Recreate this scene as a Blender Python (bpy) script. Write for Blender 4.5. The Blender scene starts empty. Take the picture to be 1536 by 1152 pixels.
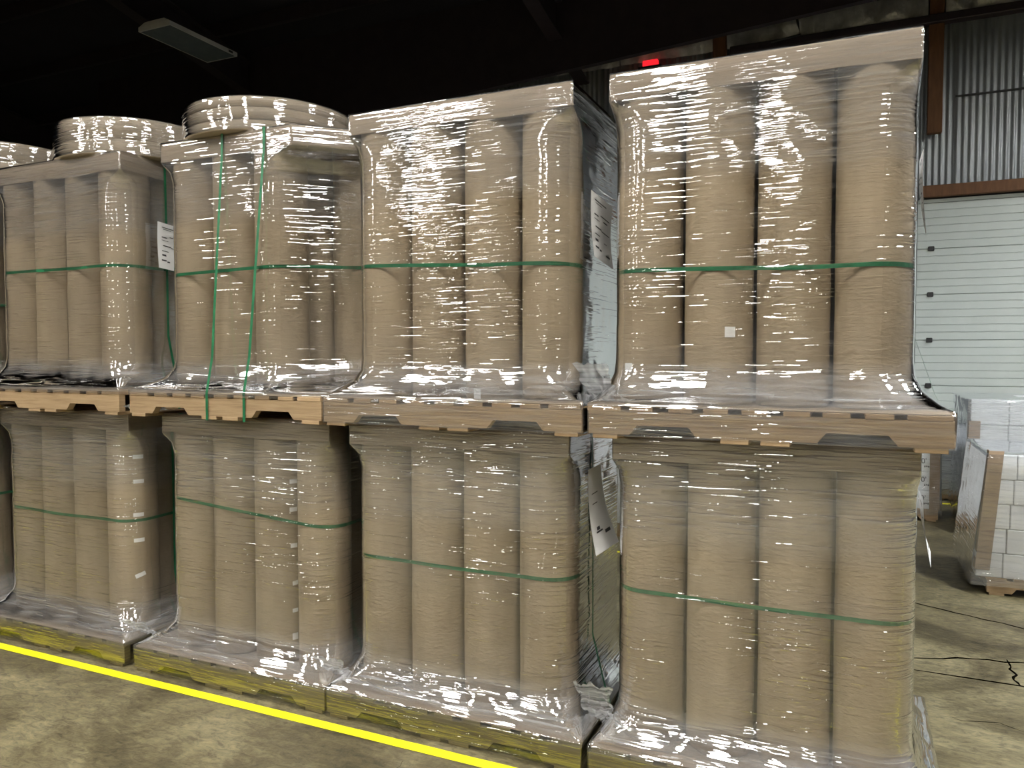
import bpy, math, random
import numpy as np
from mathutils import Vector, Matrix, noise
random.seed(7)
SC = bpy.context.scene
COL = SC.collection
R = math.radians

# ------------------------------------------------------------------ camera, world, exposure
cd = bpy.data.cameras.new('camera'); cam = bpy.data.objects.new('camera', cd); COL.objects.link(cam)
cd.sensor_width = 36.0; cd.lens = 1150 / 1536 * 36.0
cd.clip_start = .05; cd.clip_end = 200
cam.location = (.97, -2.86, 1.695)
cam.rotation_euler = (R(90 - 2.3), 0, R(24.2))
SC.camera = cam
w = bpy.data.worlds.new('world'); SC.world = w; w.use_nodes = True
w.node_tree.nodes['Background'].inputs[0].default_value = (.5, .55, .6, 1)
w.node_tree.nodes['Background'].inputs[1].default_value = .004
SC.view_settings.view_transform = 'Standard'
SC.view_settings.look = 'None'
SC.view_settings.gamma = 1
SC.view_settings.use_curve_mapping = False
SC.view_settings.exposure = 0.6
SC.cycles.transparent_max_bounces = 16
SC.cycles.max_bounces = 4
SC.cycles.diffuse_bounces = 2
SC.cycles.glossy_bounces = 2
SC.cycles.sample_clamp_indirect = 6
SC.cycles.use_denoising = True
SC.cycles.adaptive_threshold = .15
SC.cycles.adaptive_min_samples = 16
# lit high-bay lamps: x, y, z, watts, colour
WARM, COOL = (1.0, .97, .91), (.93, .97, 1.0)
LAMPS = [(2.2, -2.6, 5.7, 36, WARM, 'close above the aisle beyond the right end stack'), (-.7, -2.6, 5.7, 58, WARM, 'close above the aisle by the two right stacks'), (-3.4, -2.6, 5.7, 26, WARM, 'close above the aisle by third stack from right'),
         (-6.2, -2.6, 5.7, 9, WARM, 'close above the aisle by the left edge stack'),
         (-1.2, -6.6, 5.6, 9, WARM, 'of middle lamp row, facing the two right stacks'), (-4.4, -6.6, 5.6, 9, WARM, 'of middle lamp row, facing third stack from right'),
         (-7.6, -6.6, 5.6, 9, WARM, 'of middle lamp row, facing the left edge stack'), (4.6, -5.0, 5.6, 20, WARM, 'beyond the right end of the stacked row'),
         (-.45, -11.4, 5.6, 200, WARM, 'at right end of the far lamp row'), (-4.2, -11.4, 5.6, 65, WARM, 'of far lamp row, second from right'),
         (-7.9, -11.4, 5.6, 40, WARM, 'of far lamp row, third from right'), (-11.1, -11.4, 5.6, 35, WARM, 'at left end of the far lamp row'),
         (4.0, 1.0, 5.7, 255, COOL, 'added out of view to brighten the white box pallets'), (5.6, 5.6, 5.7, 90, COOL, 'nearest to the corrugated wall')]  # first cool lamp is unseen, added to light the carton fronts

# ------------------------------------------------------------------ materials
def new_mat(name):
    m = bpy.data.materials.new(name); m.use_nodes = True
    nt = m.node_tree; nt.nodes.clear()
    return m, nt, nt.nodes, nt.links
def N(nt, t, **kw):
    n = nt.nodes.new(t)
    for k, v in kw.items(): setattr(n, k, v)
    return n
def coords(nt, scale, kind='Object'):
    tc = N(nt, 'ShaderNodeTexCoord'); mp = N(nt, 'ShaderNodeMapping'); mp.inputs['Scale'].default_value = scale
    nt.links.new(tc.outputs[kind], mp.inputs['Vector']); return mp.outputs['Vector']
def noisetex(nt, vec, scale, detail=4, rough=.55, dist=0):
    n = N(nt, 'ShaderNodeTexNoise'); n.inputs['Scale'].default_value = scale; n.inputs['Detail'].default_value = detail
    n.inputs['Roughness'].default_value = rough; n.inputs['Distortion'].default_value = dist
    nt.links.new(vec, n.inputs['Vector']); return n.outputs['Fac']
def ramp(nt, fac, stops):
    r = N(nt, 'ShaderNodeValToRGB'); e = r.color_ramp.elements
    while len(e) < len(stops): e.new(.5)
    for k, (p, c) in enumerate(stops):
        e[k].position = p; e[k].color = tuple(c) + (1,) if len(c) == 3 else c
    nt.links.new(fac, r.inputs['Fac']); return r.outputs['Color']
def mathn(nt, op, a, b=None, c=None, clamp=False):
    n = N(nt, 'ShaderNodeMath', operation=op); n.use_clamp = clamp
    for i, v in enumerate((a, b, c)):
        if v is None: continue
        if isinstance(v, (int, float)): n.inputs[i].default_value = v
        else: nt.links.new(v, n.inputs[i])
    return n.outputs[0]
def principled(name, stops, scale=(1, 1, 1), nscale=5, detail=4, rough=.6, bump=0, bscale=None, bn=40, spec=.5, metal=0, dist=0, kind='Object', per_object=0):
    m, nt, ns, ln = new_mat(name)
    out = N(nt, 'ShaderNodeOutputMaterial'); b = N(nt, 'ShaderNodeBsdfPrincipled')
    ln.new(b.outputs[0], out.inputs[0])
    f = noisetex(nt, coords(nt, scale, kind), nscale, detail, dist=dist)
    c = ramp(nt, f, stops)
    if per_object:
        oi = N(nt, 'ShaderNodeObjectInfo'); hs = N(nt, 'ShaderNodeHueSaturation')
        v = mathn(nt, 'MULTIPLY_ADD', oi.outputs['Random'], per_object, 1 - per_object / 2)
        ln.new(v, hs.inputs['Value']); ln.new(c, hs.inputs['Color']); c = hs.outputs[0]
    ln.new(c, b.inputs['Base Color'])
    b.inputs['Roughness'].default_value = rough; b.inputs['Metallic'].default_value = metal
    b.inputs['Specular IOR Level'].default_value = spec
    if bump:
        bf = noisetex(nt, coords(nt, bscale or scale, kind), bn, 4)
        bu = N(nt, 'ShaderNodeBump'); bu.inputs['Distance'].default_value = bump
        ln.new(bf, bu.inputs['Height']); ln.new(bu.outputs[0], b.inputs['Normal'])
    return m
def emit(name, col, s):
    m, nt, ns, ln = new_mat(name); out = N(nt, 'ShaderNodeOutputMaterial'); e = N(nt, 'ShaderNodeEmission')
    e.inputs[0].default_value = tuple(col) + (1,); e.inputs[1].default_value = s; ln.new(e.outputs[0], out.inputs[0]); return m

M = {}
M['kraft'] = principled('kraft', [(.25, (.31, .243, .162)), (.55, (.385, .308, .21)), (.8, (.435, .352, .243))], (1, 1, .35), 7, 5, .55, .0045, (1, 1, 2.4), 34, .4, per_object=.12)
M['cap'] = principled('cap', [(.2, (.30, .235, .165)), (.8, (.38, .305, .22))], (.6, .6, 8), 6, 4, .6, .001, (2, 2, 20), 8)
M['disc'] = principled('disc', [(.2, (.27, .215, .15)), (.8, (.38, .31, .22))], (1, 1, 3), 5, 4, .5, .001, (1, 1, 12), 10)
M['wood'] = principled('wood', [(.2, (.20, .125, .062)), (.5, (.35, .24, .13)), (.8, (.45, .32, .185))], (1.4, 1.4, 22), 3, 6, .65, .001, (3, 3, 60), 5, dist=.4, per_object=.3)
M['wood_tape_tint'] = principled('wood_tape_tint', [(.2, (.05, .040, .016)), (.5, (.15, .12, .046)), (.8, (.27, .22, .08))], (1.4, 1.4, 22), 3, 6, .6, .001, (3, 3, 60), 5, dist=.4, per_object=.3)  # lower pallets: yellow reflection of tape and floor tinted into the wood colour
M['wood_dark'] = principled('wood_dark', [(.2, (.10, .042, .016)), (.8, (.20, .09, .035))], (6, 6, 1), 4, 5, .65, .001, (20, 20, 2), 5)
M['green'] = principled('green', [(.3, (.012, .11, .045)), (.7, (.02, .17, .07))], (1, 1, 1), 20, 2, .35, .0003, (1, 1, 1), 200)
M['paper'] = principled('paper', [(.3, (.84, .84, .83)), (.7, (.90, .90, .89))], (1, 1, 1), 8, 3, .6)
M['ink'] = principled('ink', [(.3, (.03, .03, .035)), (.7, (.06, .06, .065))], (1, 1, 1), 8, 3, .6)
M['carton'] = principled('carton', [(.2, (.66, .68, .68)), (.8, (.78, .80, .80))], (1, 1, 1), 4, 4, .5, .0008, (1, 1, 1), 30, per_object=.08)
M['cardedge'] = principled('cardedge', [(.2, (.26, .18, .11)), (.8, (.35, .25, .16))], (1, 1, 1), 9, 4, .65)
M['door'] = principled('door', [(.2, (.50, .56, .54)), (.8, (.60, .65, .63))], (1, 1, .4), 1.5, 5, .45, .0006, (1, 1, 1), 80)
M['galv'] = principled('galv', [(.25, (.22, .24, .25)), (.6, (.36, .385, .40)), (.85, (.50, .52, .53))], (1, 1, .25), 5, 6, .38, .0006, (1, 1, .4), 60, metal=.5)
M['foil'] = principled('foil', [(.2, (.35, .35, .35)), (.8, (.62, .62, .60))], (1, 1, 1), 9, 4, .28, .02, (1, 1, .5), 14, metal=.5)
M['roof'] = principled('roof', [(.2, (.012, .010, .015)), (.8, (.022, .017, .026))], (1, 1, 1), 2, 3, .8)
M['steel'] = principled('steel', [(.2, (.020, .012, .016)), (.8, (.034, .022, .026))], (1, 1, 1), 6, 3, .6)
M['black'] = principled('black', [(.2, (.012, .012, .013)), (.8, (.03, .03, .03))], (1, 1, 1), 9, 3, .5)
M['crack'] = principled('crack', [(.2, (.003, .003, .002)), (.8, (.006, .005, .004))], (1, 1, 1), 9, 3, .95, spec=0)
M['lampbody'] = principled('lampbody', [(.2, (.62, .62, .60)), (.8, (.72, .72, .70))], (1, 1, 1), 6, 3, .4)
M['lens_off'] = principled('lens_off', [(.2, (.10, .13, .15)), (.8, (.14, .17, .19))], (1, 1, 1), 6, 3, .25)
M['lens_on'] = emit('lens_on', (1, .97, .9), 40)
M['red'] = emit('red', (1, .02, .03), .8)
M['wall_dark'] = principled('wall_dark', [(.2, (.05, .05, .055)), (.8, (.09, .09, .095))], (1, 1, 1), 2, 3, .8)

def make_yellow():
    m, nt, ns, ln = new_mat('tape'); out = N(nt, 'ShaderNodeOutputMaterial'); b = N(nt, 'ShaderNodeBsdfPrincipled'); ln.new(b.outputs[0], out.inputs[0])
    f = noisetex(nt, coords(nt, (.5, 3, 3)), 22, 6, .7)
    ln.new(ramp(nt, f, [(.28, (.55, .46, .02)), (.42, (.86, .78, .005)), (.8, (.95, .88, .006))]), b.inputs['Base Color'])
    b.inputs['Roughness'].default_value = .4
    return m
M['tape'] = make_yellow()

def make_floor():
    m, nt, ns, ln = new_mat('concrete'); out = N(nt, 'ShaderNodeOutputMaterial'); b = N(nt, 'ShaderNodeBsdfPrincipled'); ln.new(b.outputs[0], out.inputs[0])
    v = coords(nt, (1, 1, 1))
    a = noisetex(nt, v, 1.5, 8, .66, .8)
    ca = ramp(nt, a, [(.32, (.042, .034, .017)), (.46, (.105, .088, .046)), (.58, (.17, .147, .082)), (.72, (.23, .203, .122))])
    f2 = noisetex(nt, coords(nt, (1, 2.4, 1)), 13, 7, .75, 1.0)
    cb = ramp(nt, f2, [(.36, (.42, .42, .42)), (.5, (.9, .9, .9)), (.66, (1.35, 1.33, 1.28))])
    mx = N(nt, 'ShaderNodeMix', data_type='RGBA', blend_type='MULTIPLY'); mx.inputs['Factor'].default_value = .85
    ln.new(ca, mx.inputs['A']); ln.new(cb, mx.inputs['B']); ln.new(mx.outputs['Result'], b.inputs['Base Color'])
    b.inputs['Specular IOR Level'].default_value = .22
    rr = mathn(nt, 'MULTIPLY_ADD', a, .35, .36); ln.new(rr, b.inputs['Roughness'])
    bu = N(nt, 'ShaderNodeBump'); bu.inputs['Distance'].default_value = .002
    ln.new(noisetex(nt, v, 60, 5), bu.inputs['Height']); ln.new(bu.outputs[0], b.inputs['Normal'])
    return m
M['concrete'] = make_floor()

def make_film(name, tint, haze0, haze1, refl, streak, crumple):
    """stretch film: clear sheet, Fresnel gloss broken by fine stretch lines, milkier where layers pile up (attribute 'layers')."""
    m, nt, ns, ln = new_mat(name)
    out = N(nt, 'ShaderNodeOutputMaterial')
    at = N(nt, 'ShaderNodeAttribute', attribute_name='layers')
    lay = at.outputs['Fac']
    oi = N(nt, 'ShaderNodeObjectInfo')
    tc = N(nt, 'ShaderNodeTexCoord')
    off = N(nt, 'ShaderNodeVectorMath', operation='SCALE'); off.inputs[0].default_value = (7, 11, 5); ln.new(oi.outputs['Random'], off.inputs['Scale'])
    add = N(nt, 'ShaderNodeVectorMath', operation='ADD'); ln.new(tc.outputs['Object'], add.inputs[0]); ln.new(off.outputs[0], add.inputs[1])
    def sc(s, rot=(0, 0, 0)):
        mp = N(nt, 'ShaderNodeMapping'); mp.inputs['Scale'].default_value = s; mp.inputs['Rotation'].default_value = rot
        ln.new(add.outputs[0], mp.inputs['Vector']); return mp.outputs[0]
    s1 = noisetex(nt, sc((3.6, 3.6, 80), (0, R(1.0), 0)), 1, 1, .6)
    s2 = noisetex(nt, sc((15, 15, 270), (0, R(-1.5), 0)), 1, 0, .5)
    pt = N(nt, 'ShaderNodeAttribute', attribute_name='stretch')
    mr = N(nt, 'ShaderNodeMapRange', interpolation_type='SMOOTHSTEP'); ln.new(s1, mr.inputs['Value']); mr.inputs['From Min'].default_value = .50; mr.inputs['From Max'].default_value = .70
    h = mathn(nt, 'MULTIPLY_ADD', mr.outputs[0], streak * .40, mathn(nt, 'MULTIPLY', s1, streak * .42))
    h = mathn(nt, 'MULTIPLY_ADD', s2, streak * .10, h)
    h = mathn(nt, 'MULTIPLY', h, pt.outputs['Fac'])
    bu = N(nt, 'ShaderNodeBump'); bu.inputs['Distance'].default_value = 1.0; bu.inputs['Strength'].default_value = 1.0
    ln.new(h, bu.inputs['Height'])
    fr = N(nt, 'ShaderNodeFresnel'); ge = N(nt, 'ShaderNodeNewGeometry'); ln.new(mathn(nt, 'MULTIPLY_ADD', ge.outputs['Backfacing'], 1 / 1.5 - 1.5, 1.5), fr.inputs['IOR']); ln.new(bu.outputs[0], fr.inputs['Normal'])
    fac = mathn(nt, 'MULTIPLY', fr.outputs[0], mathn(nt, 'MULTIPLY_ADD', lay, refl * .45, refl), None, True)
    gl = N(nt, 'ShaderNodeBsdfGlossy'); gl.distribution = 'BECKMANN'; gl.inputs['Roughness'].default_value = .06; gl.inputs['Color'].default_value = (.97, .98, 1, 1)
    ln.new(bu.outputs[0], gl.inputs['Normal'])
    tr = N(nt, 'ShaderNodeBsdfTransparent'); tr.inputs['Color'].default_value = tint
    df = N(nt, 'ShaderNodeBsdfDiffuse'); df.inputs['Color'].default_value = (.82, .83, .85, 1)
    tl = N(nt, 'ShaderNodeBsdfTranslucent'); tl.inputs['Color'].default_value = (.82, .83, .85, 1)
    m0 = N(nt, 'ShaderNodeMixShader'); m0.inputs[0].default_value = .4; ln.new(df.outputs[0], m0.inputs[1]); ln.new(tl.outputs[0], m0.inputs[2])
    st = mathn(nt, 'MULTIPLY_ADD', s1, 2.2, -.75, True)
    hz = mathn(nt, 'MULTIPLY_ADD', lay, haze1, haze0)
    hz = mathn(nt, 'MULTIPLY', hz, mathn(nt, 'MULTIPLY_ADD', st, 1.2, .45), None, True)
    m1 = N(nt, 'ShaderNodeMixShader'); ln.new(hz, m1.inputs[0]); ln.new(tr.outputs[0], m1.inputs[1]); ln.new(m0.outputs[0], m1.inputs[2])
    m2 = N(nt, 'ShaderNodeMixShader'); ln.new(fac, m2.inputs[0]); ln.new(m1.outputs[0], m2.inputs[1]); ln.new(gl.outputs[0], m2.inputs[2])
    ln.new(m2.outputs[0], out.inputs[0])
    return m
M['film'] = make_film('film', (.97, .97, .97, 1), .004, .16, 4.2, .0023, .005)
M['film_bunch'] = make_film('film_bunch', (.9, .9, .9, 1), .4, .1, .15, .0010, .012)
M['film_milky'] = make_film('film_milky', (.95, .96, .97, 1), .16, .25, 2.6, .0010, .012)

# ------------------------------------------------------------------ mesh helpers
def mesh(name, vs, fs, mat, smooth=False):
    me = bpy.data.meshes.new(name); me.from_pydata([tuple(v) for v in vs], [], fs); me.update()
    if mat is not None: me.materials.append(mat)
    if smooth: me.polygons.foreach_set('use_smooth', [True] * len(me.polygons))
    return me
def link(name, me, parent=None, loc=(0, 0, 0), rot=(0, 0, 0)):
    o = bpy.data.objects.new(name, me); COL.objects.link(o); o.location = loc; o.rotation_euler = rot
    if parent is not None: o.parent = parent
    return o
def tag(o, label=None, cat=None, group=None, kind=None):
    if label: o['label'] = label
    if cat: o['category'] = cat
    if group: o['group'] = group
    if kind: o['kind'] = kind
    return o
def thing(name, label, cat, loc=(0, 0, 0), rz=0, group=None):
    return tag(link(name, None, None, loc, (0, 0, rz)), label, cat, group)
class MB:
    def __init__(s): s.v = []; s.f = []
    def box(s, x0, x1, y0, y1, z0, z1):
        b = len(s.v)
        s.v += [(x0, y0, z0), (x1, y0, z0), (x1, y1, z0), (x0, y1, z0), (x0, y0, z1), (x1, y0, z1), (x1, y1, z1), (x0, y1, z1)]
        s.f += [tuple(b + i for i in q) for q in ((0, 3, 2, 1), (4, 5, 6, 7), (0, 1, 5, 4), (1, 2, 6, 5), (2, 3, 7, 6), (3, 0, 4, 7))]
        return s
    def prism(s, poly, axis, a, b):
        """poly: 2-D outline (convex pieces not needed), extruded along axis from a to b"""
        k = len(s.v); n = len(poly)
        for t in (a, b):
            for p, q in poly:
                s.v.append({'x': (t, p, q), 'y': (p, t, q), 'z': (p, q, t)}[axis])
        s.f.append(tuple(k + i for i in range(n))); s.f.append(tuple(k + n + i for i in reversed(range(n))))
        for i in range(n):
            j = (i + 1) % n; s.f.append((k + i, k + n + i, k + n + j, k + j))
        return s
    def grid(s, rows, closed=False):
        k = len(s.v); n = len(rows[0])
        for r in rows: s.v += [tuple(p) for p in r]
        for i in range(len(rows) - 1):
            for j in range(n if closed else n - 1):
                a = k + i * n + j; b = k + i * n + (j + 1) % n
                s.f.append((a, b, b + n, a + n))
        return s
    def me(s, name, mat, smooth=False): return mesh(name, s.v, s.f, mat, smooth)
def bevel_box(name, sx, sy, sz, mat, b=.006):
    """box standing on z=0, centred in x and y, with chamfered edges"""
    import bmesh
    bm = bmesh.new(); bmesh.ops.create_cube(bm, size=1)
    for v in bm.verts: v.co = Vector((v.co.x * sx, v.co.y * sy, (v.co.z + .5) * sz))
    bmesh.ops.bevel(bm, geom=bm.edges[:], offset=b, segments=1, affect='EDGES')
    me = bpy.data.meshes.new(name); bm.to_mesh(me); bm.free(); me.materials.append(mat); return me

# ------------------------------------------------------------------ setting: floor, ceiling, walls, door
XL, XR, YF, YB = -22.0, 9.0, -18.0, 8.4
g = MB(); g.box(XL, XR, YF, YB + .3, -.2, 0)
floor = tag(link('floor', g.me('floor', M['concrete'])), 'worn brown concrete warehouse floor', kind='structure')
def ribbon(pts, wd, z):
    rows = []
    for i, p in enumerate(pts):
        a = Vector(pts[max(i - 1, 0)]); b = Vector(pts[min(i + 1, len(pts) - 1)]); d = (b - a).normalized(); n = Vector((-d.y, d.x))
        ww = wd * (.5 + random.random()) * (.35 if i in (0, len(pts) - 1) else 1)
        rows.append([(p[0] - n.x * ww, p[1] - n.y * ww, z), (p[0] + n.x * ww, p[1] + n.y * ww, z)])
    return rows
def crack(a, b, wob, wd, n=22):
    pts = []
    for i in range(n + 1):
        t = i / n; p = Vector(a).lerp(Vector(b), t); d = Vector((a[1] - b[1], b[0] - a[0])).normalized()
        k = wob * (noise.noise(Vector((t * 7 + a[0] * 3, a[1] * 5, 0))) + .5 * noise.noise(Vector((t * 23, a[0], 4))))
        pts.append((p.x + d.x * k, p.y + d.y * k))
    g = MB().grid(ribbon(pts, wd, .0012)); link('floor_crack', g.me('floor_crack', M['crack']), floor)
crack((1.2, 3.03), (2.9, 2.2), .05, .009); crack((1.2, 1.92), (2.9, 2.22), .07, .008)
crack((1.2, 1.71), (3.0, 1.70), .004, .006, 6); crack((1.765, 2.07), (1.75, 1.71), .03, .006, 10)
crack((1.4, 1.2), (2.4, 1.0), .05, .0018); crack((-.72, -.2), (-.82, -.9), .05, .0012)
# taped aisle lines
def tape(x0, x1, y, wd, label, rz=0):
    g = MB(); n = int((x1 - x0) / .12) + 2; rows = []
    for i in range(n):
        x = x0 + (x1 - x0) * i / (n - 1)
        rows.append([(x, y - wd / 2 + .002 * noise.noise(Vector((x * 9, 1, y))), .0022), (x, y + wd / 2 + .002 * noise.noise(Vector((x * 9, 7, y))), .0022)])
    o = link('floor_tape', g.grid(rows).me('floor_tape', M['tape'])); tag(o, label, 'floor tape')
tape(-16, 8, -.082, .058, 'long bright yellow tape line on the floor in front of the stacked pallets')
tape(-9, .8, 3.42, .055, 'yellow tape line on the floor behind the stacked pallets, seen in the gap')
tape(.5, 8, 6.95, .06, 'short bit of yellow tape line on floor by the far white boxes')

# roof
g = MB()
zr0, zr1 = 6.42, 8.6   # eave at the back wall, ridge in front of it
g.prism([(YB + .4, zr0), (YB + .4, zr0 + .1), (-2.3, zr1 + .1), (YF, zr0 + .3), (YF, zr0 + .2), (-2.3, zr1)], 'x', XL, XR)
ceil = tag(link('ceiling', g.me('ceiling', M['roof'])), 'black metal roof underside lost in the dark', kind='structure')
def zroof(y): return zr0 + (zr1 - zr0) * (YB + .4 - y) / (YB + 2.7)
pur = MB().box(XL, XR, -.04, .04, -.2, 0).me('purlin', M['steel'])
for i in range(8):
    y = YB - .6 - i * 1.35
    link('purlin', pur, ceil, (0, y, zroof(y) - .01))
def rafter(x):
    g = MB(); a, b = YB + .1, -2.3
    za, zb = zroof(a) - .2, zroof(b) - .2
    for (x0, x1, d0, d1) in ((-.1, .1, 0, -.02), (-.012, .012, -.02, -.5), (-.1, .1, -.5, -.52)):
        g.prism([(a, za + d0), (b, zb + d0), (b, zb + d1), (a, za + d1)], 'x', x + x0, x + x1)
    link('rafter', g.me('rafter', M['steel']), ceil)
for x in (-14.6, -8.4, -2.9, 5.2): rafter(x)

# back wall: dark backing with lapped corrugated sheets
DX0, DTOP = 1.66, 3.67
g = MB(); g.box(XL, DX0, YB + .10, YB + .2, 0, 6.6); g.box(DX0, XR, YB + .10, YB + .2, 3.7, 6.6); g.box(DX0 + 4.3, XR, YB + .0, YB + .2, 0, 3.7)
wb = tag(link('wall_back', g.me('wall_back', M['wall_dark'])), 'galvanised corrugated steel back wall', kind='structure')
def sheet_mesh(wd, z0, z1, pitch=.0757, amp=.010):
    n = int(round(wd / pitch * 8)); g = MB(); rows = []
    for z in (z0, (z0 + z1) / 2, z1):
        rows.append([(i / n * wd, amp * math.cos(i / n * wd / pitch * 2 * math.pi), z) for i in range(n + 1)])
    return g.grid(rows).me('corrugated_sheet', M['galv'], True)
low = sheet_mesh(.95, 0, 4.95); upp = sheet_mesh(.95, 4.90, 6.2); lowd = sheet_mesh(.95, 3.82, 4.95); onep = sheet_mesh(.95, 3.82, 6.2)
k = 0
x = 2.047 - .93
link('corrugated_sheet', onep, wb, (x, YB + .035, 0)); 
x = 2.047
while x < XR - .3:
    link('corrugated_sheet', lowd, wb, (x, YB + .012, 0)); link('corrugated_sheet', upp, wb, (x, YB - .004 + .01, 0)); x += .93
x = 2.047 - .93
lowo = sheet_mesh(.62, 0, 3.9); link('corrugated_sheet', lowo, wb, (x, YB + .05, 0))
while x > -15.2:
    x -= .93
    link('corrugated_sheet', low, wb, (x, YB + .012 + .012 * (k % 2), 0)); link('corrugated_sheet', upp, wb, (x, YB - .004 + .012 * (k % 2), 0)); k += 1
lap = MB().box(2.05, XR, YB - .022, YB - .006, 4.925, 4.945).me('lap_edge', M['black']); link('lap_edge', lap, wb)
# other walls (out of view, they close the hall)
for nm, b in (('wall_left', (XL - .2, XL, YF, YB + .3, 0, 7)), ('wall_right', (XR, XR + .2, YF, YB + .3, 0, 7)), ('wall_front', (XL, XR, YF - .2, YF, 0, 7))):
    tag(link(nm, MB().box(*b).me(nm, M['wall_dark'])), 'dark steel clad warehouse wall', kind='structure')
# timber on the wall
def beam(name, b, mat, label, cat, kind=None):
    sx, sy, sz = b[1] - b[0], b[3] - b[2], b[5] - b[4]
    o = link(name, bevel_box(name, sx, sy, sz, mat, .008), None, ((b[0] + b[1]) / 2, (b[2] + b[3]) / 2, b[4])); tag(o, label, cat, kind=kind); return o
beam('wooden_post', (1.735, 1.905, YB - .13, YB - .03, 4.48, 6.3), M['wood_dark'], 'reddish brown timber post on corrugated wall left of the roller door', 'post')
beam('door_header', (1.70, XR, YB - .10, YB - .012, 3.685, 3.83), M['wood_dark'], 'reddish brown timber header beam above the white sectional door', 'beam')
beam('wooden_post', (-.94, -.76, YB - .16, YB - .04, 4.9, 6.4), M['wood_dark'], 'dark post crossing the silver foil above the right end stack', 'post')
beam('eave_beam', (-.7, XR, YB - .2, YB - .05, 5.83, 5.93), M['steel'], 'black steel beam running under the silver foil insulation', 'beam')
# foil blankets
def foil(x0, x1, label):
    nx = int((x1 - x0) / .05); g = MB(); rows = []
    for j in range(13):
        z = 5.94 + .44 * j / 12; row = []
        for i in range(nx + 1):
            x = x0 + (x1 - x0) * i / nx
            d = .05 * noise.noise(Vector((x * 5, z * 3, 1))) + .03 * noise.noise(Vector((x * 14, z * 7, 3))) + .05 * math.sin(math.pi * j / 12)
            row.append((x, YB - .09 - d, z))
        rows.append(row)
    o = link('foil_insulation', g.grid(rows).me('foil_insulation', M['foil'], True)); tag(o, label, 'insulation', 'foil insulation under the eave')
foil(-3.3, -2.3, 'narrow strip of dull silver foil left of the red light')
foil(-2.28, -.95, 'crinkled silver foil insulation left of the dark post')
foil(-.75, 1.72, 'crinkled silver foil insulation between dark post and brown timber post')
foil(1.92, 7.0, 'silver foil insulation above the corrugated wall at top right')
g = MB(); g.prism([(-12.0, 4.95), (1.35, 5.86), (1.35, 6.9), (-12.0, 6.9)], 'y', 7.2, 7.3)
tag(link('roof_strut', g.me('roof_strut', M['steel'])), 'long dark sloping steel roof member above the row of stacks', 'beam')
# brace rod and red light
def tube_mesh(name, pts, r, mat, n=8):
    g = MB(); rows = []
    for i, p in enumerate(pts):
        a = Vector(pts[max(i - 1, 0)]); b = Vector(pts[min(i + 1, len(pts) - 1)]); d = (b - a).normalized()
        u = d.cross(Vector((0, 0, 1)));  u = Vector((1, 0, 0)) if u.length < 1e-3 else u.normalized(); v = d.cross(u)
        rows.append([Vector(p) + r * (math.cos(2 * math.pi * j / n) * u + math.sin(2 * math.pi * j / n) * v) for j in range(n)])
    return g.grid(rows, True).me(name, mat, True)
o = link('conduit_pipe', tube_mesh('conduit_pipe', [(.02, 8.1, 6.7), (.1, 8.1, 6.42), (.19, 8.1, 6.05), (.22, 8.1, 5.9), (-.15, 8.1, 5.86)], .016, M['black']))
tag(o, 'thin dark conduit dropping from the roof in front of the foil', 'pipe')
rl = thing('warning_light', 'small glowing red light just above the right end stack, at the wall', 'light', (-1.79, YB - .28, 5.765))
link('housing', bevel_box('housing', .34, .10, .06, M['black'], .006), rl, (0, 0, -.03))
link('bracket', MB().box(-.02, .02, 0, .26, -.03, 0).me('bracket', M['black']), rl)
link('lens', bevel_box('lens', .22, .08, .085, M['red'], .01), rl, (0, 0, .03))

# sectional door
dr = tag(link('door_1', None), 'white sectional overhead door with ribbed panels', kind='structure')
ph = .587
def panel_mesh(wd):
    g = MB(); prof = [(0, 0.0)]
    # ribbed profile: y offset against height, shallow grooves
    z = .004; pts = [(.014, 0), (0, .006)]
    gr = [.10, .195, .295, .39, .49]
    for q in gr: pts += [(0, q - .007), (.009, q - .003), (.009, q + .003), (0, q + .007)]
    pts += [(0, ph - .008), (.014, ph - .002)]
    rows = [[(0, p[0], p[1]), (wd, p[0], p[1])] for p in pts]
    g.grid(rows)
    g.v += [(0, .045, 0), (wd, .045, 0), (wd, .045, ph - .002), (0, .045, ph - .002)]; b = len(g.v); n = len(pts)
    g.f += [(b - 4, b - 1, b - 2, b - 3), (0, 1, b - 3, b - 4), (2 * n - 2, b - 1, b - 2, 2 * n - 1)]
    return g.me('door_panel', M['door'])
pm = panel_mesh(4.3)
hin = bevel_box('hinge', .07, .03, .06, M['black'], .006)
for i in range(6):
    z = DTOP - .045 - (i + 1) * ph
    p = link('door_panel', pm, dr, (DX0, YB + .01, z))
    if i < 5:
        link('hinge', hin, p, (.16, -.012, -.03))
link('door_panel', MB().box(0, 4.3, 0, .045, 0, .043).me('top_rail', M['door']), dr, (DX0, YB + .01, DTOP - .043))

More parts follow.
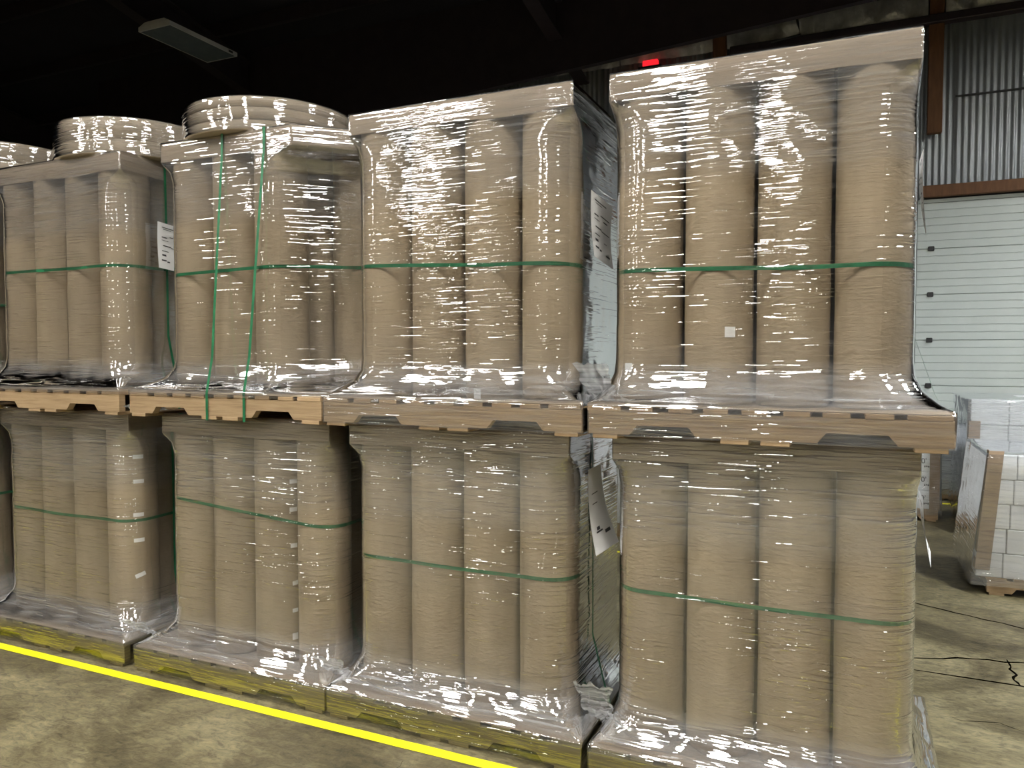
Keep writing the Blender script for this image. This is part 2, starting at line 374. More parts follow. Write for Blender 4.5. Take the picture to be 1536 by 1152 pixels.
# ------------------------------------------------------------------ lamps
def lamp(x, y, z, label, lit=0, col=(1, 1, 1)):
    t = thing('high_bay_lamp', label, 'lamp', (x, y, z), 0, 'high bay lamps under the roof')
    g = MB(); wx, wy, h = .29, .60, .11
    lo = [(-wx, -wy), (wx, -wy), (wx, wy), (-wx, wy)]
    rows = [[(p[0] * s, p[1] * q, zz) for p in lo] for s, q, zz in ((.94, .97, 0), (1, 1, 0), (1, 1, .055), (.62, .985, h), (.4, .98, h + .005))]
    g.grid(rows, True); g.f.append(tuple(range(len(g.v) - 4, len(g.v))))
    link('housing', g.me('housing', M['lampbody']), t)
    link('lens', MB().box(-wx * .94, wx * .94, -wy * .97, wy * .97, .004, .02).me('lens', M['lens_on'] if lit else M['lens_off']), t)
    link('rating_plate', MB().box(wx, wx + .003, wy - .17, wy - .09, .012, .042).me('rating_plate', M['black']), t)
    for s in (-1, 1):
        link('hanger_rod', tube_mesh('hanger_rod', [(0, s * .45, h), (0, s * .45, max(.3, zroof(y + s * .45) - z))], .004, M['black'], 6), t)
    if lit:
        ld = bpy.data.lights.new('lamp_light', 'AREA'); ld.shape = 'RECTANGLE'; ld.size = wx * 1.86; ld.size_y = wy * 1.92
        ld.energy = lit; ld.color = col; ld.spread = R(150)
        lo_ = bpy.data.objects.new('lamp_light', ld); COL.objects.link(lo_); lo_.parent = t; lo_.location = (0, 0, -.012)
    return t
lamp(-7.6, 5.23, 6.0, 'switched-off pale rectangular high bay lamp hanging in the dark at top left')
for (x, y, z, e, c, wh) in LAMPS: lamp(x, y, z, 'lit rectangular high bay lamp ' + wh, e, c)

# ------------------------------------------------------------------ pallets
PW, PD, PH = 1.25, 1.025, .125
def stringer_mesh(mat):
    h0, h1, L = .018, .107, PW / 2
    pts = [(-L, h0)]
    for c in (-.335, .335):
        a = .115
        pts += [(c - a - .012, h0), (c - a, h0 + .014), (c - a + .018, h0 + .036), (c + a - .018, h0 + .036), (c + a, h0 + .014), (c + a + .012, h0)]
    pts += [(L, h0)]
    # outline split so that no face is concave: columns between successive x
    g = MB(); k = len(pts)
    for y in (-.019, .019):
        g.v += [(p[0], y, p[1]) for p in pts] + [(p[0], y, h1) for p in pts]
    for s, fl in ((0, False), (2 * k, True)):
        for i in range(k - 1):
            q = (s + i, s + i + 1, s + k + i + 1, s + k + i); g.f.append(q[::-1] if fl else q)
    for i in range(k - 1):
        g.f.append((i + 2 * k, i + 2 * k + 1, i + 1, i)); g.f.append((k + i, k + i + 1, 3 * k + i + 1, 3 * k + i))
    g.f.append((0, k, 3 * k, 2 * k)); g.f.append((k - 1, 3 * k - 1, 4 * k - 1, 2 * k - 1)[::-1])
    return g.me('stringer', mat)
PM = {}
for key in ('wood', 'wood_tape_tint'):
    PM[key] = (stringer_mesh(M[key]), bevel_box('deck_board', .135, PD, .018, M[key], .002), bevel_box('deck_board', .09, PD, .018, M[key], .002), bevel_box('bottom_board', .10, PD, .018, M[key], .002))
def pallet(x, y, z, label, mat='wood', rz=0, sx=1.0):
    t = thing('wooden_pallet', label, 'pallet', (x, y, z), rz); t.scale = (sx, 1, 1)
    st, d1, d2, bb = PM[mat]
    for yy in (-PD / 2 + .0195, 0, PD / 2 - .0195): link('stringer', st, t, (0, yy, 0))
    xs = [-.557, -.41, -.27, -.135, 0, .135, .27, .41, .557]
    for i, xx in enumerate(xs):
        link('deck_board', d1 if i in (0, 8) else d2, t, (xx + random.uniform(-.008, .008), random.uniform(-.004, .004), .107))
    for xx in (-.56, -.07, 0.07, .56): link('bottom_board', bb, t, (xx, random.uniform(-.003, .003), 0))
    return t

# ------------------------------------------------------------------ rolls, caps, film, straps
PITCH, TR = .275, .1322
def roll_mesh(h, seed):
    g = MB(); rows = []; n = 40
    zs = [0, .004, .012] + [.012 + (h - .024) * i / 14 for i in range(1, 14)] + [h - .012, h - .004, h]
    prof = [(.038, h - .002)]
    def rad(i, z):
        a = 2 * math.pi * i / n; p = Vector((math.cos(a) * 1.7, math.sin(a) * 1.7, z * 3.2 + seed * 9))
        return TR + .0022 * noise.noise(p) - .001
    rows.append([(.038 * math.cos(2 * math.pi * i / n), .038 * math.sin(2 * math.pi * i / n), .03) for i in range(n)])
    rows.append([(.038 * math.cos(2 * math.pi * i / n), .038 * math.sin(2 * math.pi * i / n), 0) for i in range(n)])
    for k, z in enumerate(zs):
        inset = .008 if k in (0, len(zs) - 1) else (.003 if k in (1, len(zs) - 2) else 0)
        rows.append([((rad(i, z) - inset) * math.cos(2 * math.pi * i / n), (rad(i, z) - inset) * math.sin(2 * math.pi * i / n), z) for i in range(n)])
    rows.append([(.038 * math.cos(2 * math.pi * i / n), .038 * math.sin(2 * math.pi * i / n), h) for i in range(n)])
    rows.append([(.038 * math.cos(2 * math.pi * i / n), .038 * math.sin(2 * math.pi * i / n), h - .03) for i in range(n)])
    g.grid([r for r in rows], True)
    # lap of the wrapping paper: a thin raised strip running up the roll
    a0 = 2.2 + seed
    lapr = [[((TR + .0012) * math.cos(a0 + t), (TR + .0012) * math.sin(a0 + t), z) for t in (0, .05, .1)] for z in (.012, h / 2, h - .012)]
    g.grid(lapr)
    return g.me('paper_roll', M['kraft'], True)
def ring(corners, r, na=9, nsg=44):
    """rounded convex outline: arcs of radius r round the corner points, straight runs between"""
    n = len(corners); pts = []
    def nrm(i, j):
        d = Vector(corners[j]) - Vector(corners[i]); d.normalize(); return math.atan2(-d.x, d.y)   # outward for counter-clockwise order
    for i in range(n):
        a0 = nrm(i - 1, i); a1 = nrm(i, (i + 1) % n)
        while a1 < a0: a1 += 2 * math.pi
        for k in range(na):
            a = a0 + (a1 - a0) * k / (na - 1); pts.append(Vector((corners[i][0] + r * math.cos(a), corners[i][1] + r * math.sin(a))))
        b = Vector((corners[(i + 1) % n][0] + r * math.cos(a1), corners[(i + 1) % n][1] + r * math.sin(a1))); p = pts[-1]
        for k in range(1, nsg): pts.append(p.lerp(b, k / nsg))
    return pts
def rect(hx, hy, cx=0, cy=0): return [(cx - hx, cy - hy), (cx + hx, cy - hy), (cx + hx, cy + hy), (cx - hx, cy + hy)]
def film_mesh(name, sections, mat, seed, dense=.02, gain=1.0):
    """sections: (z, ring points, layers, wobble); rows are filled in between"""
    rows = []; att = []; st = []
    for a, b in zip(sections[:-1], sections[1:]):
        L = abs(b[0] - a[0]); n = max(2, int(L / dense))
        for k in range(n):
            t = k / n
            rows.append((a[0] + (b[0] - a[0]) * t, [p.lerp(q, t) for p, q in zip(a[1], b[1])], a[2] + (b[2] - a[2]) * t, a[3] + (b[3] - a[3]) * t))
    rows.append(sections[-1])
    V = []
    for z, pts, ly, wob in rows:
        row = []; n = len(pts)
        for i, p in enumerate(pts):
            t = (pts[(i + 1) % n] - pts[i - 1]); t.normalize(); nn = Vector((t.y, -t.x))
            d = wob * (noise.noise(Vector((p.x * 6, p.y * 6 + seed, z * 9))) + .6 * noise.noise(Vector((p.x * 14 + z * 9, p.y * 14, z * 16 + seed))))
            zz = z + (wob * 1.2 * noise.noise(Vector((p.x * 5, p.y * 5, seed + 3.3))) if wob > .004 else 0)
            row.append((p.x + nn.x * d, p.y + nn.y * d, zz)); st.append(gain * min(1.3, max(.5, .85 + 1.3 * noise.noise(Vector((p.x * 2.6, p.y * 2.6, z * 3 + seed + 50)))))); att.append(max(-1.9, ly + (0 if ly < 0 else 1) * .25 * noise.noise(Vector((p.x * 3, p.y * 3, z * 5 + seed)))))
        V.append(row)
    me = MB().grid(V, True).me(name, mat, True)
    a = me.attributes.new('layers', 'FLOAT', 'POINT'); a.data.foreach_set('value', att)
    a = me.attributes.new('stretch', 'FLOAT', 'POINT'); a.data.foreach_set('value', st)
    return me
def strap_h(name, corners, r, z, tilt, label, wd=.016, sag=0):
    pts = ring(corners, r, 9, 10); rows = [[], []]
    for p in pts:
        zz = z + tilt * p.x + sag * noise.noise(Vector((p.x * 3, p.y * 3, z)))
        rows[0].append((p.x, p.y, zz - wd / 2)); rows[1].append((p.x, p.y, zz + wd / 2))
    return MB().grid(rows, True).me(name, M['green'])
def strap_loop(name, path, axis, c, wd=.016):
    """closed band in a vertical plane; path is (u, z), axis the in-plane horizontal axis"""
    rows = [[], []]
    for j, s in enumerate((-wd / 2, wd / 2)):
        for i, q in enumerate(path):
            cc = q[2] if len(q) > 2 else c
            rows[j].append((q[0], cc + s, q[1]) if axis == 'x' else (cc + s, q[0], q[1]))
    return MB().grid(rows, True).me(name, M['green'])

STACK = {4: 'rightmost stack', 3: 'second stack from right', 2: 'third stack from right', 1: 'fourth stack from right', 0: 'stack at left edge'}
COLN = ['leftmost', 'second', 'third', 'rightmost']
ROWN = {1: 'middle', 2: 'back'}
def load(stack, tier, px, lx, zb, h, mat, film_low, straps, rolls='std', rz=0, haze=1.0, cap_h=.10, seed=0, ys=0.0):
    """one pallet load. px pallet centre x, lx load centre x, zb pallet base, h roll height"""
    where = ('upper' if tier else 'lower') + ' load, ' + STACK[stack]
    y0 = PD / 2 + ys
    pallet(px, y0, zb, ('upper' if tier else 'bottom') + ' wooden pallet of the ' + STACK[stack], mat)
    zs = zb + PH; zt = zs + .007
    dx = lx - px
    sh = link('slip_sheet', bevel_box('slip_sheet', PW - .01, PD - .006, .006, M['cap'], .002), None, (px, y0, zs + .0005)); tag(sh, 'thin brown cardboard sheet on the pallet under the ' + where, 'cardboard sheet')
    xs = [(i - 1.5) * PITCH + dx for i in range(4)]; yr = [-PITCH, 0, PITCH]
    cells = [(i, 0) for i in range(4)] + [(3, 1), (3, 2)]
    if stack: cells += [(0, 1), (1, 1), (2, 1), (0, 2), (1, 2), (2, 2)]
    if rolls == 'clip': cells = [(0, 0), (1, 0), (2, 0), (2, 1), (3, 1), (3, 2), (1, 1), (0, 1), (2, 2)]
    me = [roll_mesh(h, seed + q * 3.1) for q in range(2)]
    made = {}
    ca, sa = math.cos(rz), math.sin(rz)
    def W(x, y): return (px + x * ca - y * sa, y0 + x * sa + y * ca)
    for (i, j) in cells:
        wx, wy = W(xs[i], yr[j])
        if j == 0: lab = '%s brown paper-wrapped roll in front row, %s' % (COLN[i], where)
        else: lab = '%s-row brown paper-wrapped roll in %s column, %s' % (ROWN[j], COLN[i], where)
        if rolls == 'clip' and j == 0 and i == 2: lab = 'third paper-wrapped roll in front row beside the open corner, ' + where
        o = link('paper_roll', me[(i + j) % 2], None, (wx, wy, zt), (0, 0, 0 if (i + j) % 3 else 1.9))
        tag(o, lab, 'roll', 'rolls in the ' + where); made[(i, j)] = o
    # cap tray
    ov = -.002
    if rolls == 'clip':
        hull = [(xs[0], yr[0]), (xs[2], yr[0]), (xs[3], yr[1]), (xs[3], yr[2]), (xs[0], yr[2])]
        q = .55 * PITCH
        capc = [(xs[0] - TR - ov, yr[0] - TR - ov), (xs[2] + TR + .045, yr[0] - TR - ov), (xs[3] + TR + ov, yr[0] + .09), (xs[3] + TR + ov, yr[2] + TR + ov), (xs[0] - TR - ov, yr[2] + TR + ov)]
        palc = [(-PW / 2, -PD / 2), (PW / 2 - .35, -PD / 2), (PW / 2, -PD / 2 + .02), (PW / 2, PD / 2), (-PW / 2, PD / 2)]
    else:
        hull = [(xs[0], yr[0]), (xs[3], yr[0]), (xs[3], yr[2]), (xs[0], yr[2])]
        capc = [(xs[0] - TR - ov, yr[0] - TR - ov), (xs[3] + TR + ov, yr[0] - TR - ov), (xs[3] + TR + ov, yr[2] + TR + ov), (xs[0] - TR - ov, yr[2] + TR + ov)]
        palc = rect(PW / 2, PD / 2)
    zc1 = zt + h + .012; zc0 = zc1 - cap_h
    outer = ring(capc, .003, 4, 14)
    rows = []
    for (zz, off, wob) in ((zc1 - .004, -.012, 0), (zc0 + .002, -.006, .006), (zc0, 0, .006), (zc0 + cap_h * .5, .003, .002), (zc1 - .004, 0, 0), (zc1, -.004, 0)):
        cx = sum(p.x for p in outer) / len(outer); cy = sum(p.y for p in outer) / len(outer); row = []
        for p in outer:
            d = Vector((p.x - cx, p.y - cy)); dn = d.normalized(); nz = noise.noise(Vector((p.x * 4, p.y * 4, seed + zb)))
            row.append((p.x + dn.x * (off + wob * nz), p.y + dn.y * (off + wob * nz), zz + (wob * 1.6 * nz if zz < zc0 + .01 else 0)))
        rows.append(row)
    g = MB().grid(rows, True); n = len(outer); b = len(g.v)
    g.f.append(tuple(range(b - n, b)))                         # top sheet
    g.f.append(tuple(range(0, n))[::-1])                      # underside resting on the rolls
    cp = link('cardboard_cap', g.me('cardboard_cap', M['cap']), None, (px, y0, 0), (0, 0, rz)); tag(cp, 'brown cardboard cap on top of the ' + where, 'cardboard cap')
    # film
    e = .004
    S = []; rf = TR + e
    P0 = ring([(x, y) for x, y in palc], .006); HU = ring(hull, rf); CP = ring(capc, .008)
    def mix(A, B, t): return [p.lerp(q, t) for p, q in zip(A, B)]
    if film_low == 'pallet':
        k = 1.0 if tier else -1.2
        S += [(zb + .012, P0, .5 * k, .002), (zb + .06, P0, .7 * k, .0015), (zt + .004, P0, .8, .003)]
    else:
        S += [(zt - .018, P0, .4, .004), (zt + .006, P0, .9, .005)]
    S += [(zt + .03, mix(P0, HU, .38), 2.5 * haze, .011), (zt + .068, mix(P0, HU, .74), 2.2 * haze, .009), (zt + .12, mix(P0, HU, .95), 1.6 * haze, .005), (zt + .17, HU, .3, .002),
          (zt + .32, HU, .08, .002), (zc0 - .36, HU, .08, .002), (zc0 - .28, HU, .75 * haze, .003), (zc0 - .11, HU, .9 * haze, .003), (zc0 - .05, mix(HU, CP, .25), 1.0 * haze, .002), (zc0, CP, .9 * haze, .001), (zc1 + .003, CP, .7, .0008)]
    IN = ring([(x * .93, y * .93) for x, y in capc], .008)
    S += [(zc1 + .005, IN, .7, 0)]
    fm = link('stretch_film', film_mesh('stretch_film', S, M['film'], seed * 7.7 + zb * 3, gain=1.0 if tier else 1.55), None, (px, y0, 0), (0, 0, rz))
    tag(fm, 'clear shiny stretch film wrapped around the ' + where, 'stretch film')
    # straps
    for s in straps:
        if s[0] == 'h':
            so = link('strap', strap_h('strap', hull, TR + .0025, s[1], s[2], '', sag=s[3] if len(s) > 3 else 0), None, (px, y0, 0), (0, 0, rz))
            so.name = 'green_strap'; tag(so, 'green plastic strap running level around the ' + where, 'strap')
        elif s[0] == 'v':           # over the top, front to back, at x = s[1] (top) and s[2] (bottom)
            fy = capc[0][1] - .012; by = capc[-1][1] + .012; pf = -PD / 2 - .006; pb = PD / 2 + .006
            path = [(fy, zc1 + .006, s[1]), (fy - .002, zc0, s[1]), (pf + .03, zt + .18, s[2] + .01), (pf, zt, s[2]), (pf, zb - .003, s[2]), (pb, zb - .003, s[2]), (pb, zt, s[2]), (by, zc0, s[1]), (by, zc1 + .006, s[1])]
            so = link('green_strap', strap_loop('green_strap', path, 'y', 0), None, (px, y0, 0)); tag(so, s[3], 'strap')
        elif s[0] == 'r':           # over the top, left to right, at y = s[1]
            x0 = capc[0][0] - .012; x1 = max(c[0] for c in capc) + .012; q0 = -PW / 2 - .006; q1 = PW / 2 + .006
            path = [(x1, zc1 + .006), (x1, zc0), (xs[3] + TR + .012, zc0 - .22), (xs[3] + TR + .014, zt + .3), (q1 - .02, zt + .05), (q1, zt), (q1, zb - .003), (q0, zb - .003), (q0, zt), (xs[0] - TR - .014, zt + .3), (xs[0] - TR - .012, zc0 - .22), (x0, zc0), (x0, zc1 + .006)]
            so = link('green_strap', strap_loop('green_strap', path, 'x', s[1]), None, (px, y0, 0)); tag(so, s[2], 'strap')
    return made, (zt, zc0, zc1), (px, y0)

ZU, HL, HU_ = 1.364, 1.226, 1.285
loads = {}
loads['4l'] = load(4, 0, .645, .629, 0, HL, 'wood_tape_tint', 'pallet', [('h', .745, 0, .006)], seed=1)
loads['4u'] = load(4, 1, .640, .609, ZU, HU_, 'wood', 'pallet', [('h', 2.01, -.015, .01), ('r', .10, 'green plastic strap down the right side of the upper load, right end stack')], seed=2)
loads['3l'] = load(3, 0, -.640, -.652, 0, HL, 'wood_tape_tint', 'pallet', [('h', .745, 0, .006), ('r', -.12, 'green plastic strap down the right side of lower load, second stack from the right')], seed=3)
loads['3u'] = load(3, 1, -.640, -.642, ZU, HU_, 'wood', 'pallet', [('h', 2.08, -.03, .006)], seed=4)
loads['2l'] = load(2, 0, -1.905, -1.865, 0, HL, 'wood_tape_tint', 'pallet', [('h', .895, -.075, .004), ('r', -.10, 'green plastic strap down the right side of lower load, third stack from right')], seed=5, haze=.9)
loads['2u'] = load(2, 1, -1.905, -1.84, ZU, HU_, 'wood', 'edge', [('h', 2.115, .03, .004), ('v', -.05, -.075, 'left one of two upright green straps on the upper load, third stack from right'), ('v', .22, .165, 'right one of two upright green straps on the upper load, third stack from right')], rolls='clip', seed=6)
loads['1l'] = load(1, 0, -3.235, -3.22, 0, HL, 'wood_tape_tint', 'pallet', [('h', .765, 0, .012), ('r', -.12, 'green plastic strap down the right side of lower load, fourth stack from right')], seed=7, haze=1.1)
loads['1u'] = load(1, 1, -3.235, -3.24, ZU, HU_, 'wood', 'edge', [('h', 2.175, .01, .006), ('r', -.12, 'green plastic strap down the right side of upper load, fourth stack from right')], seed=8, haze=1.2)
loads['0l'] = load(0, 0, -4.56, -4.56, 0, HL, 'wood_tape_tint', 'edge', [('h', .80, 0), ('r', -.05, 'green plastic strap down the right side of lower load, stack at left edge')], seed=9)
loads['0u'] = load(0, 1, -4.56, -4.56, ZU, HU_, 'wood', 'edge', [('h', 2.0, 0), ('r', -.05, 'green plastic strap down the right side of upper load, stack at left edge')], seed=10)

# ------------------------------------------------------------------ flat round reels on top of the left stacks
def disc_mesh(r, h):
    g = MB(); n = 72
    rows = [[(q * math.cos(2 * math.pi * i / n), q * math.sin(2 * math.pi * i / n), z) for i in range(n)] for q, z in ((.05, .0), (r - .006, 0), (r, .005), (r + .0015, h / 2), (r, h - .005), (r - .006, h), (.05, h), (.05, 0))]
    g.grid(rows, True); return g.me('flat_reel', M['disc'], True)
def reels(cx, cy, z, r, hs, where, seed):
    NM = ['bottom', 'middle', 'top'] if len(hs) == 3 else ['bottom', 'top']
    zz = z + .010
    for i, h in enumerate(hs):
        me = disc_mesh(r - .008 * random.random(), h); o = link('flat_reel', me, None, (cx + random.uniform(-.006, .006), cy, zz)); zz += h + .001
        tag(o, '%s flat round kraft reel lying on top of the %s' % (NM[i], where), 'reel', 'flat reels on top of the ' + where)
    S = []; n = 220
    def rg(q): return [Vector((q * math.cos(2 * math.pi * i / n), q * math.sin(2 * math.pi * i / n))) for i in range(n)]
    S = [(z + .014, rg(r + .012), .8, .004), (z + .03, rg(r + .007), .6, .003), (zz - .004, rg(r + .006), .6, .003), (zz + .003, rg(r - .005), .6, .001), (zz + .004, rg(r * .5), .5, .001)]
    f = link('stretch_film', film_mesh('stretch_film', S, M['film'], seed, .012), None, (cx, cy, 0)); tag(f, 'shiny clear film around the flat reels on top of the ' + where, 'stretch film')
ztop = ZU + PH + HU_ + .012
reels(-1.99, .50, ztop, .45, (.055, .06, .052), STACK[2], 31)
reels(-3.04, .52, ztop, .45, (.085, .12), STACK[1], 32)
reels(-4.28, .52, ztop, .45, (.10, .12), STACK[0], 33)

# ------------------------------------------------------------------ stickers on rolls and hanging sheets
def sticker(roll, az, z, wd, ht, tilt=0, mat='paper'):
    """curved paper label on a roll; az world azimuth of its centre, z world height"""
    zl = z - roll.location.z; a0 = az - roll.rotation_euler.z; g = MB(); rows = []
    for j in (-.5, .5):
        row = []
        for i in range(7):
            u = (i / 6 - .5) * wd; v = j * ht
            uu = u * math.cos(tilt) - v * math.sin(tilt); vv = u * math.sin(tilt) + v * math.cos(tilt)
            a = a0 + uu / TR; row.append(((TR + .0018) * math.cos(a), (TR + .0018) * math.sin(a), zl + vv))
        rows.append(row)
    o = link('sticker', MB().grid(rows).me('sticker', M[mat]), roll); o['label'] = 'small white paper sticker'
    return o
def az_on(roll, px, py):
    """where the sight line through a photo pixel meets the roll: azimuth and height"""
    F = 1150; th, ph_ = R(24.2), R(2.3)
    fw = Vector((-math.sin(th) * math.cos(ph_), math.cos(th) * math.cos(ph_), -math.sin(ph_))); rt = Vector((math.cos(th), math.sin(th), 0)); up = rt.cross(fw)
    d = fw + rt * ((px - 768) / F) - up * ((py - 576) / F); c = Vector(cam.location) - roll.location
    A = d.x ** 2 + d.y ** 2; B = 2 * (c.x * d.x + c.y * d.y); Cc = c.x ** 2 + c.y ** 2 - TR ** 2; D = max(0, B * B - 4 * A * Cc)
    t = (-B - math.sqrt(D)) / (2 * A); p = c + d * t
    return math.atan2(p.y, p.x), p.z + roll.location.z
for (ld, cell, px, py, wd, ht, tl) in [
        ('1l', (3, 0), 207, 685, .055, .022, 0), ('1l', (3, 0), 208, 722, .055, .022, 0), ('1l', (3, 0), 208, 772, .055, .022, 0), ('1l', (3, 0), 209, 810, .055, .022, 0), ('1l', (3, 0), 211, 862, .055, .024, .3),
        ('2l', (2, 0), 440, 722, .04, .022, 0), ('2l', (2, 0), 440, 764, .04, .022, 0), ('2l', (2, 0), 441, 818, .036, .022, 0), ('2l', (2, 0), 443, 874, .03, .022, .1), ('2l', (2, 0), 443, 915, .03, .02, 0), ('2l', (2, 0), 443, 954, .03, .034, 0),
        ('4u', (1, 0), 1095, 498, .04, .04, 0), ('4u', (0, 0), 943, 551, .036, .034, 0), ('3u', (2, 0), 716, 591, .036, .042, 0)]:
    rl_ = loads[ld][0][cell]; a, z = az_on(rl_, px, py); sticker(rl_, a, z, wd, ht, tl)
def sheet(name, corners, label, lines, bow=.02, thick=.0012):
    """sheet of paper hanging on the film: corners tl, tr, br, bl in world space, bowed, with printed lines"""
    tl, tr, br, bl = [Vector(c) for c in corners]; nn = (tr - tl).cross(bl - tl).normalized()
    def pt(u, v, off=0): return tl.lerp(tr, u).lerp(bl.lerp(br, u), v) + nn * (bow * math.sin(math.pi * v) * (.6 + .4 * u) + off)
    base = pt(.5, .5)
    def grid_at(u0, u1, v0, v1, off, n=8):
        return [[pt(u0 + (u1 - u0) * i / 3, v0 + (v1 - v0) * j / n, off) - base for i in range(4)] for j in range(n + 1)]
    g = MB().grid(grid_at(0, 1, 0, 1, thick / 2, 12)).grid(grid_at(0, 1, 0, 1, -thick / 2, 12))
    o = link(name, g.me(name, M['paper'], True), None, base); tag(o, label, 'paper')
    g = MB()
    for (u0, u1, v0, v1) in lines:
        for off in (.0012, -.0012): g.grid(grid_at(u0, u1, v0, v1, off * 1.6, 2))
    pr = link('print', g.me('print', M['ink']), o); pr['label'] = 'dark printed lines'
    return o
PL = [(.15, .7, .09, .105), (.2, .5, .13, .14), (.45, .9, .27, .285), (.15, .35, .30, .32), (.15, .4, .37, .38), (.6, .8, .33, .35), (.2, .5, .48, .50), (.5, .9, .5, .515), (.15, .4, .60, .615), (.15, .3, .68, .72), (.6, .75, .67, .68), (.12, .3, .80, .83), (.32, .42, .82, .85), (.65, .85, .85, .88)]
sheet('packing_sheet', [(-.065, .26, 2.385), (-.035, .47, 2.345), (-.03, .47, 2.07), (-.05, .26, 2.105)], 'white printed packing sheet on right side of upper load, second stack from right', PL, .012)
sheet('packing_sheet', [(-.06, .22, 1.20), (-.05, .36, 1.21), (.02, .41, .86), (-.03, .24, .83)], 'grey packing sheet hanging loose on lower load side, second stack from right', [(.2, .5, .75, .77), (.25, .4, .70, .74), (.6, .85, .78, .82), (.2, .6, .3, .31), (.2, .5, .42, .43)], .02)
sheet('packing_sheet', [(-2.645, .30, 2.44), (-2.64, .48, 2.42), (-2.63, .48, 2.16), (-2.64, .30, 2.18)], 'white packing sheet on right side of upper load, fourth stack from right', PL, .01)
sheet('packing_sheet', [(1.185, .42, 2.46), (1.185, .62, 2.46), (1.215, .62, 2.16), (1.20, .42, 2.14)], 'white packing sheet on far side of the upper load, right end stack', PL, .01)
sheet('packing_sheet', [(1.20, .30, 1.16), (1.20, .50, 1.16), (1.245, .52, .92), (1.23, .30, .91)], 'white packing sheet flapping at right side of lower load, right end stack', PL, .01)

# ------------------------------------------------------------------ crumpled film tails
def tail(loc, size, seed, label, rz=0):
    g = MB(); rows = []
    for j in range(15):
        row = []
        for i in range(15):
            u, v = i / 14 - .5, j / 14
            p = Vector((u * size[0] * (1 - .5 * v), size[1] * (v - .3), size[2] * (1 - v) ** 1.6))
            k = Vector((noise.noise(Vector((u * 7, v * 6, seed))), noise.noise(Vector((u * 7, v * 6, seed + 9))), noise.noise(Vector((u * 8, v * 7, seed + 17)))))
            row.append(p + k * .024)
        rows.append(row)
    me = g.grid(rows).me('film_tail', M['film_bunch'], True); a = me.attributes.new('layers', 'FLOAT', 'POINT'); a.data.foreach_set('value', [.5] * len(me.vertices)); a = me.attributes.new('stretch', 'FLOAT', 'POINT'); a.data.foreach_set('value', [1.0] * len(me.vertices))
    o = link('film_tail', me, None, loc, (0, 0, rz)); tag(o, label, 'plastic film'); return o
tail((-2.57, .06, .14), (.20, .16, .12), 1, 'crumpled bunch of clear film at the foot between third and fourth stack from right')
tail((-1.27, .06, .13), (.18, .16, .14), 2, 'crumpled bunch of clear film at foot between second and third stack from right')
tail((.02, .10, .14), (.16, .2, .22), 3, 'crumpled bunch of clear film at foot between the two right stacks')
tail((.01, .10, ZU + .13), (.14, .2, .16), 4, 'crumpled clear film between upper loads of the two right stacks')
tail((-2.53, .08, ZU + .02), (.12, .2, .03), 5, 'loose clear film under the gap between upper pallets at left')

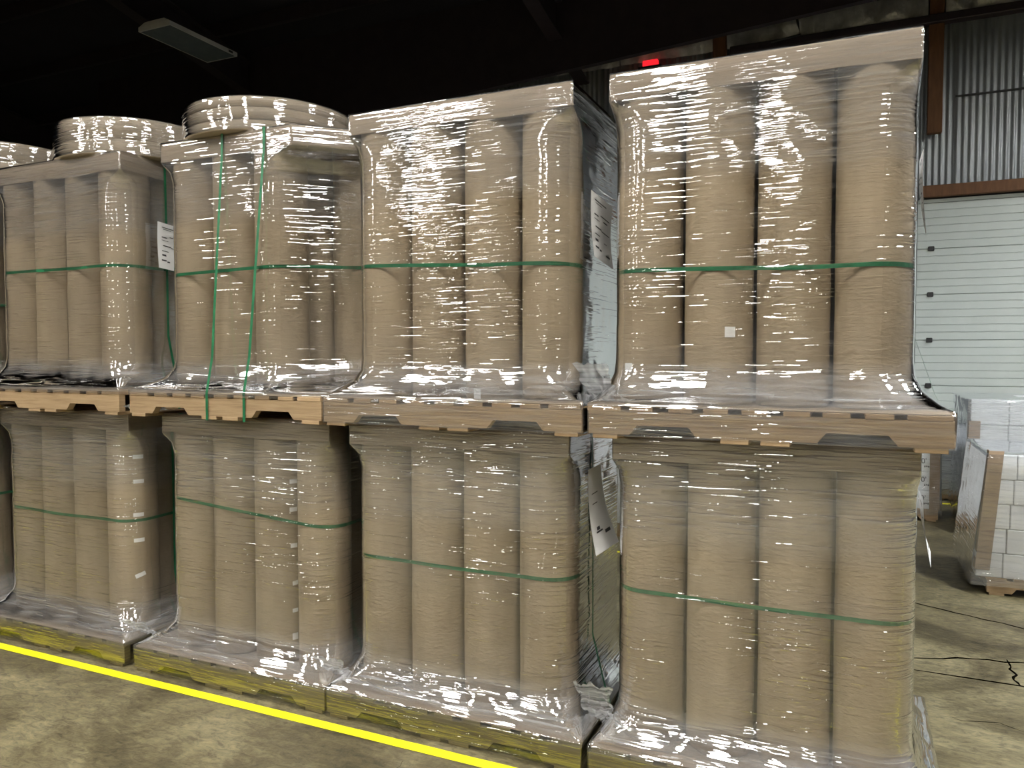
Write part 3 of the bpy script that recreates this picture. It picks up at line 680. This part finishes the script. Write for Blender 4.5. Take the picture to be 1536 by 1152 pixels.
# ------------------------------------------------------------------ white carton pallets
def carton_mesh(sx, sy, sz):
    return bevel_box('carton', sx, sy, sz, M['carton'], .005)
def carton_stack(x0, y0, nx, ny, nz, bx, by, bz, where, film_mat, lean=0.0, cells=None, board=None, prints=None, top_extra=0):
    """front-left corner at x0, y0; cartons in nx columns, ny rows deep, nz layers"""
    wd, dp = nx * bx, ny * by
    me = carton_mesh(bx - .004, by - .004, bz - .003)
    pallet(x0 + wd / 2, y0 + dp / 2 - (dp - PD) / 2, 0, 'wooden pallet under the ' + where, 'wood', 0, wd / PW)
    LN = ['bottom', 'second', 'third', 'fourth', 'fifth', 'sixth', 'seventh']; CN = ['first', 'second', 'third', 'fourth', 'fifth', 'sixth', 'seventh', 'eighth']
    for k in range(nz):
        for i in range(nx):
            for j in range(ny):
                if cells and not cells(i, j, k): continue
                sh = lean * (nz - 1 - k)
                o = link('carton', me, None, (x0 + (i + .5) * bx - sh, y0 + (j + .5) * by + random.uniform(-.002, .002), PH + k * bz), (0, 0, random.uniform(-.008, .008)))
                lab = '%s-column white carton, %s layer' % (CN[i], LN[k]) + ('' if j == 0 else ', %s row back' % CN[j]) + ', ' + where
                tag(o, lab, 'carton', 'cartons of the ' + where)
                if prints and j == 0 and i == prints:
                    tx = bpy.data.curves.new('print', 'FONT'); tx.body = "0'"; tx.size = .075; tx.extrude = .0004; tx.materials.append(M['ink'])
                    tmp = bpy.data.objects.new('tmp', tx); tm = bpy.data.meshes.new_from_object(tmp); bpy.data.objects.remove(tmp)
                    t = link('print', tm, o, (-.01, -by / 2 - .0005, .085), (R(90), 0, 0)); t['label'] = 'black printed carton marking'
                    b = MB(); 
                    for q in range(5): b.box(.02 + q * .017, .031 + q * .017, -by / 2 - .0014, -by / 2 + .002, .045 + .004 * (q % 2), .062)
                    link('print', b.me('print', M['ink']), o)
    zt = PH + nz * bz
    S = []; c = rect(wd / 2, dp / 2); e = .012
    def rg(s): return ring([(x + math.copysign(e, x) * s, y + math.copysign(e, y) * s) for x, y in c], .01, 5, 40)
    sl = lean * (nz - 1)
    def shf(A, d): return [Vector((p.x - d, p.y)) for p in A]
    S = [(.07, shf(rg(2), sl), .7, .008), (PH + .02, shf(rg(1.8), sl), .8, .008), (PH + .3, shf(rg(1.2), sl * .75), .4, .006), (zt, rg(1), .5, .004), (zt + .008, ring([(x * .9, y * .9) for x, y in c], .01, 5, 40), .8, .008), (zt + .010, ring([(x * .25, y * .25) for x, y in c], .01, 5, 40), .8, .01)]
    f = link('stretch_film', film_mesh('stretch_film', S, film_mat, x0 * 7, .03), None, (x0 + wd / 2, y0 + dp / 2, 0)); tag(f, 'clear stretch film around the ' + where, 'stretch film')
    if board:
        for (cx_, cy_, sx, sy, z0, z1, lab) in board:
            g = MB()
            for zz0, zz1 in ((z0, z1),):
                s0 = lean * (nz - 1) * (1 - (zz0 - PH) / (nz * bz)); s1 = lean * (nz - 1) * (1 - (zz1 - PH) / (nz * bz))
                L_ = .085; tk = .006
                for poly in ([(0, 0), (sx * L_, 0), (sx * L_, sy * -tk), (-sx * tk, sy * -tk)], [(0, 0), (-sx * tk, sy * -tk), (-sx * tk, sy * L_), (0, sy * L_)]):
                    b0 = len(g.v)
                    g.v += [(p - s0, q, zz0) for p, q in poly] + [(p - s1, q, zz1) for p, q in poly]
                    g.f += [(b0, b0 + 1, b0 + 2, b0 + 3), (b0 + 7, b0 + 6, b0 + 5, b0 + 4)] + [(b0 + i, b0 + (i + 1) % 4, b0 + 4 + (i + 1) % 4, b0 + 4 + i) for i in range(4)]
            o = link('corner_board', g.me('corner_board', M['cardedge']), None, (cx_, cy_, 0)); tag(o, lab, 'corner board')
XA, YA = 1.83, 3.37
carton_stack(XA, YA, 7, 4, 5, .165, .26, .173, 'white box pallet nearest at right', M['film'], .018, lambda i, j, k: (j == 0 or i == 0 or k == 4) and i < 5,
             [(XA - .003, YA - .003, 1, 1, PH + .05, PH + .89, 'brown cardboard corner board on the white box pallet nearest at right')])
XB, YB_ = 1.93, 5.25
carton_stack(XB, YB_, 4, 4, 5, .30, .29, .23, 'milky wrapped box pallet by the door', M['film_milky'], .004, lambda i, j, k: (j == 0 or i == 0 or k == 4),
             [(XB - .003, YB_ - .003, 1, 1, PH + .02, PH + .95, 'brown cardboard corner board on the milky wrapped box pallet by the door')])
XC = 1.74
carton_stack(XC - 1.2, 5.86, 4, 3, 5, .30, .34, .188, 'box pallet with black printing', M['film'], 0, lambda i, j, k: (j == 0 or i == 3),
             [(XC + .003, 5.857, -1, 1, PH, PH + .94, 'brown cardboard corner board on the box pallet with black printing')], prints=3)
carton_stack(-1.65, 3.96, 4, 3, 5, .30, .34, .188, 'box pallet seen through the gap', M['film'], 0, lambda i, j, k: (j == 0 or i == 3))
carton_stack(1.2, 7.2, 4, 2, 4, .30, .34, .188, 'box pallet right against the door', M['film_milky'], 0, lambda i, j, k: (j == 0 or i == 0))
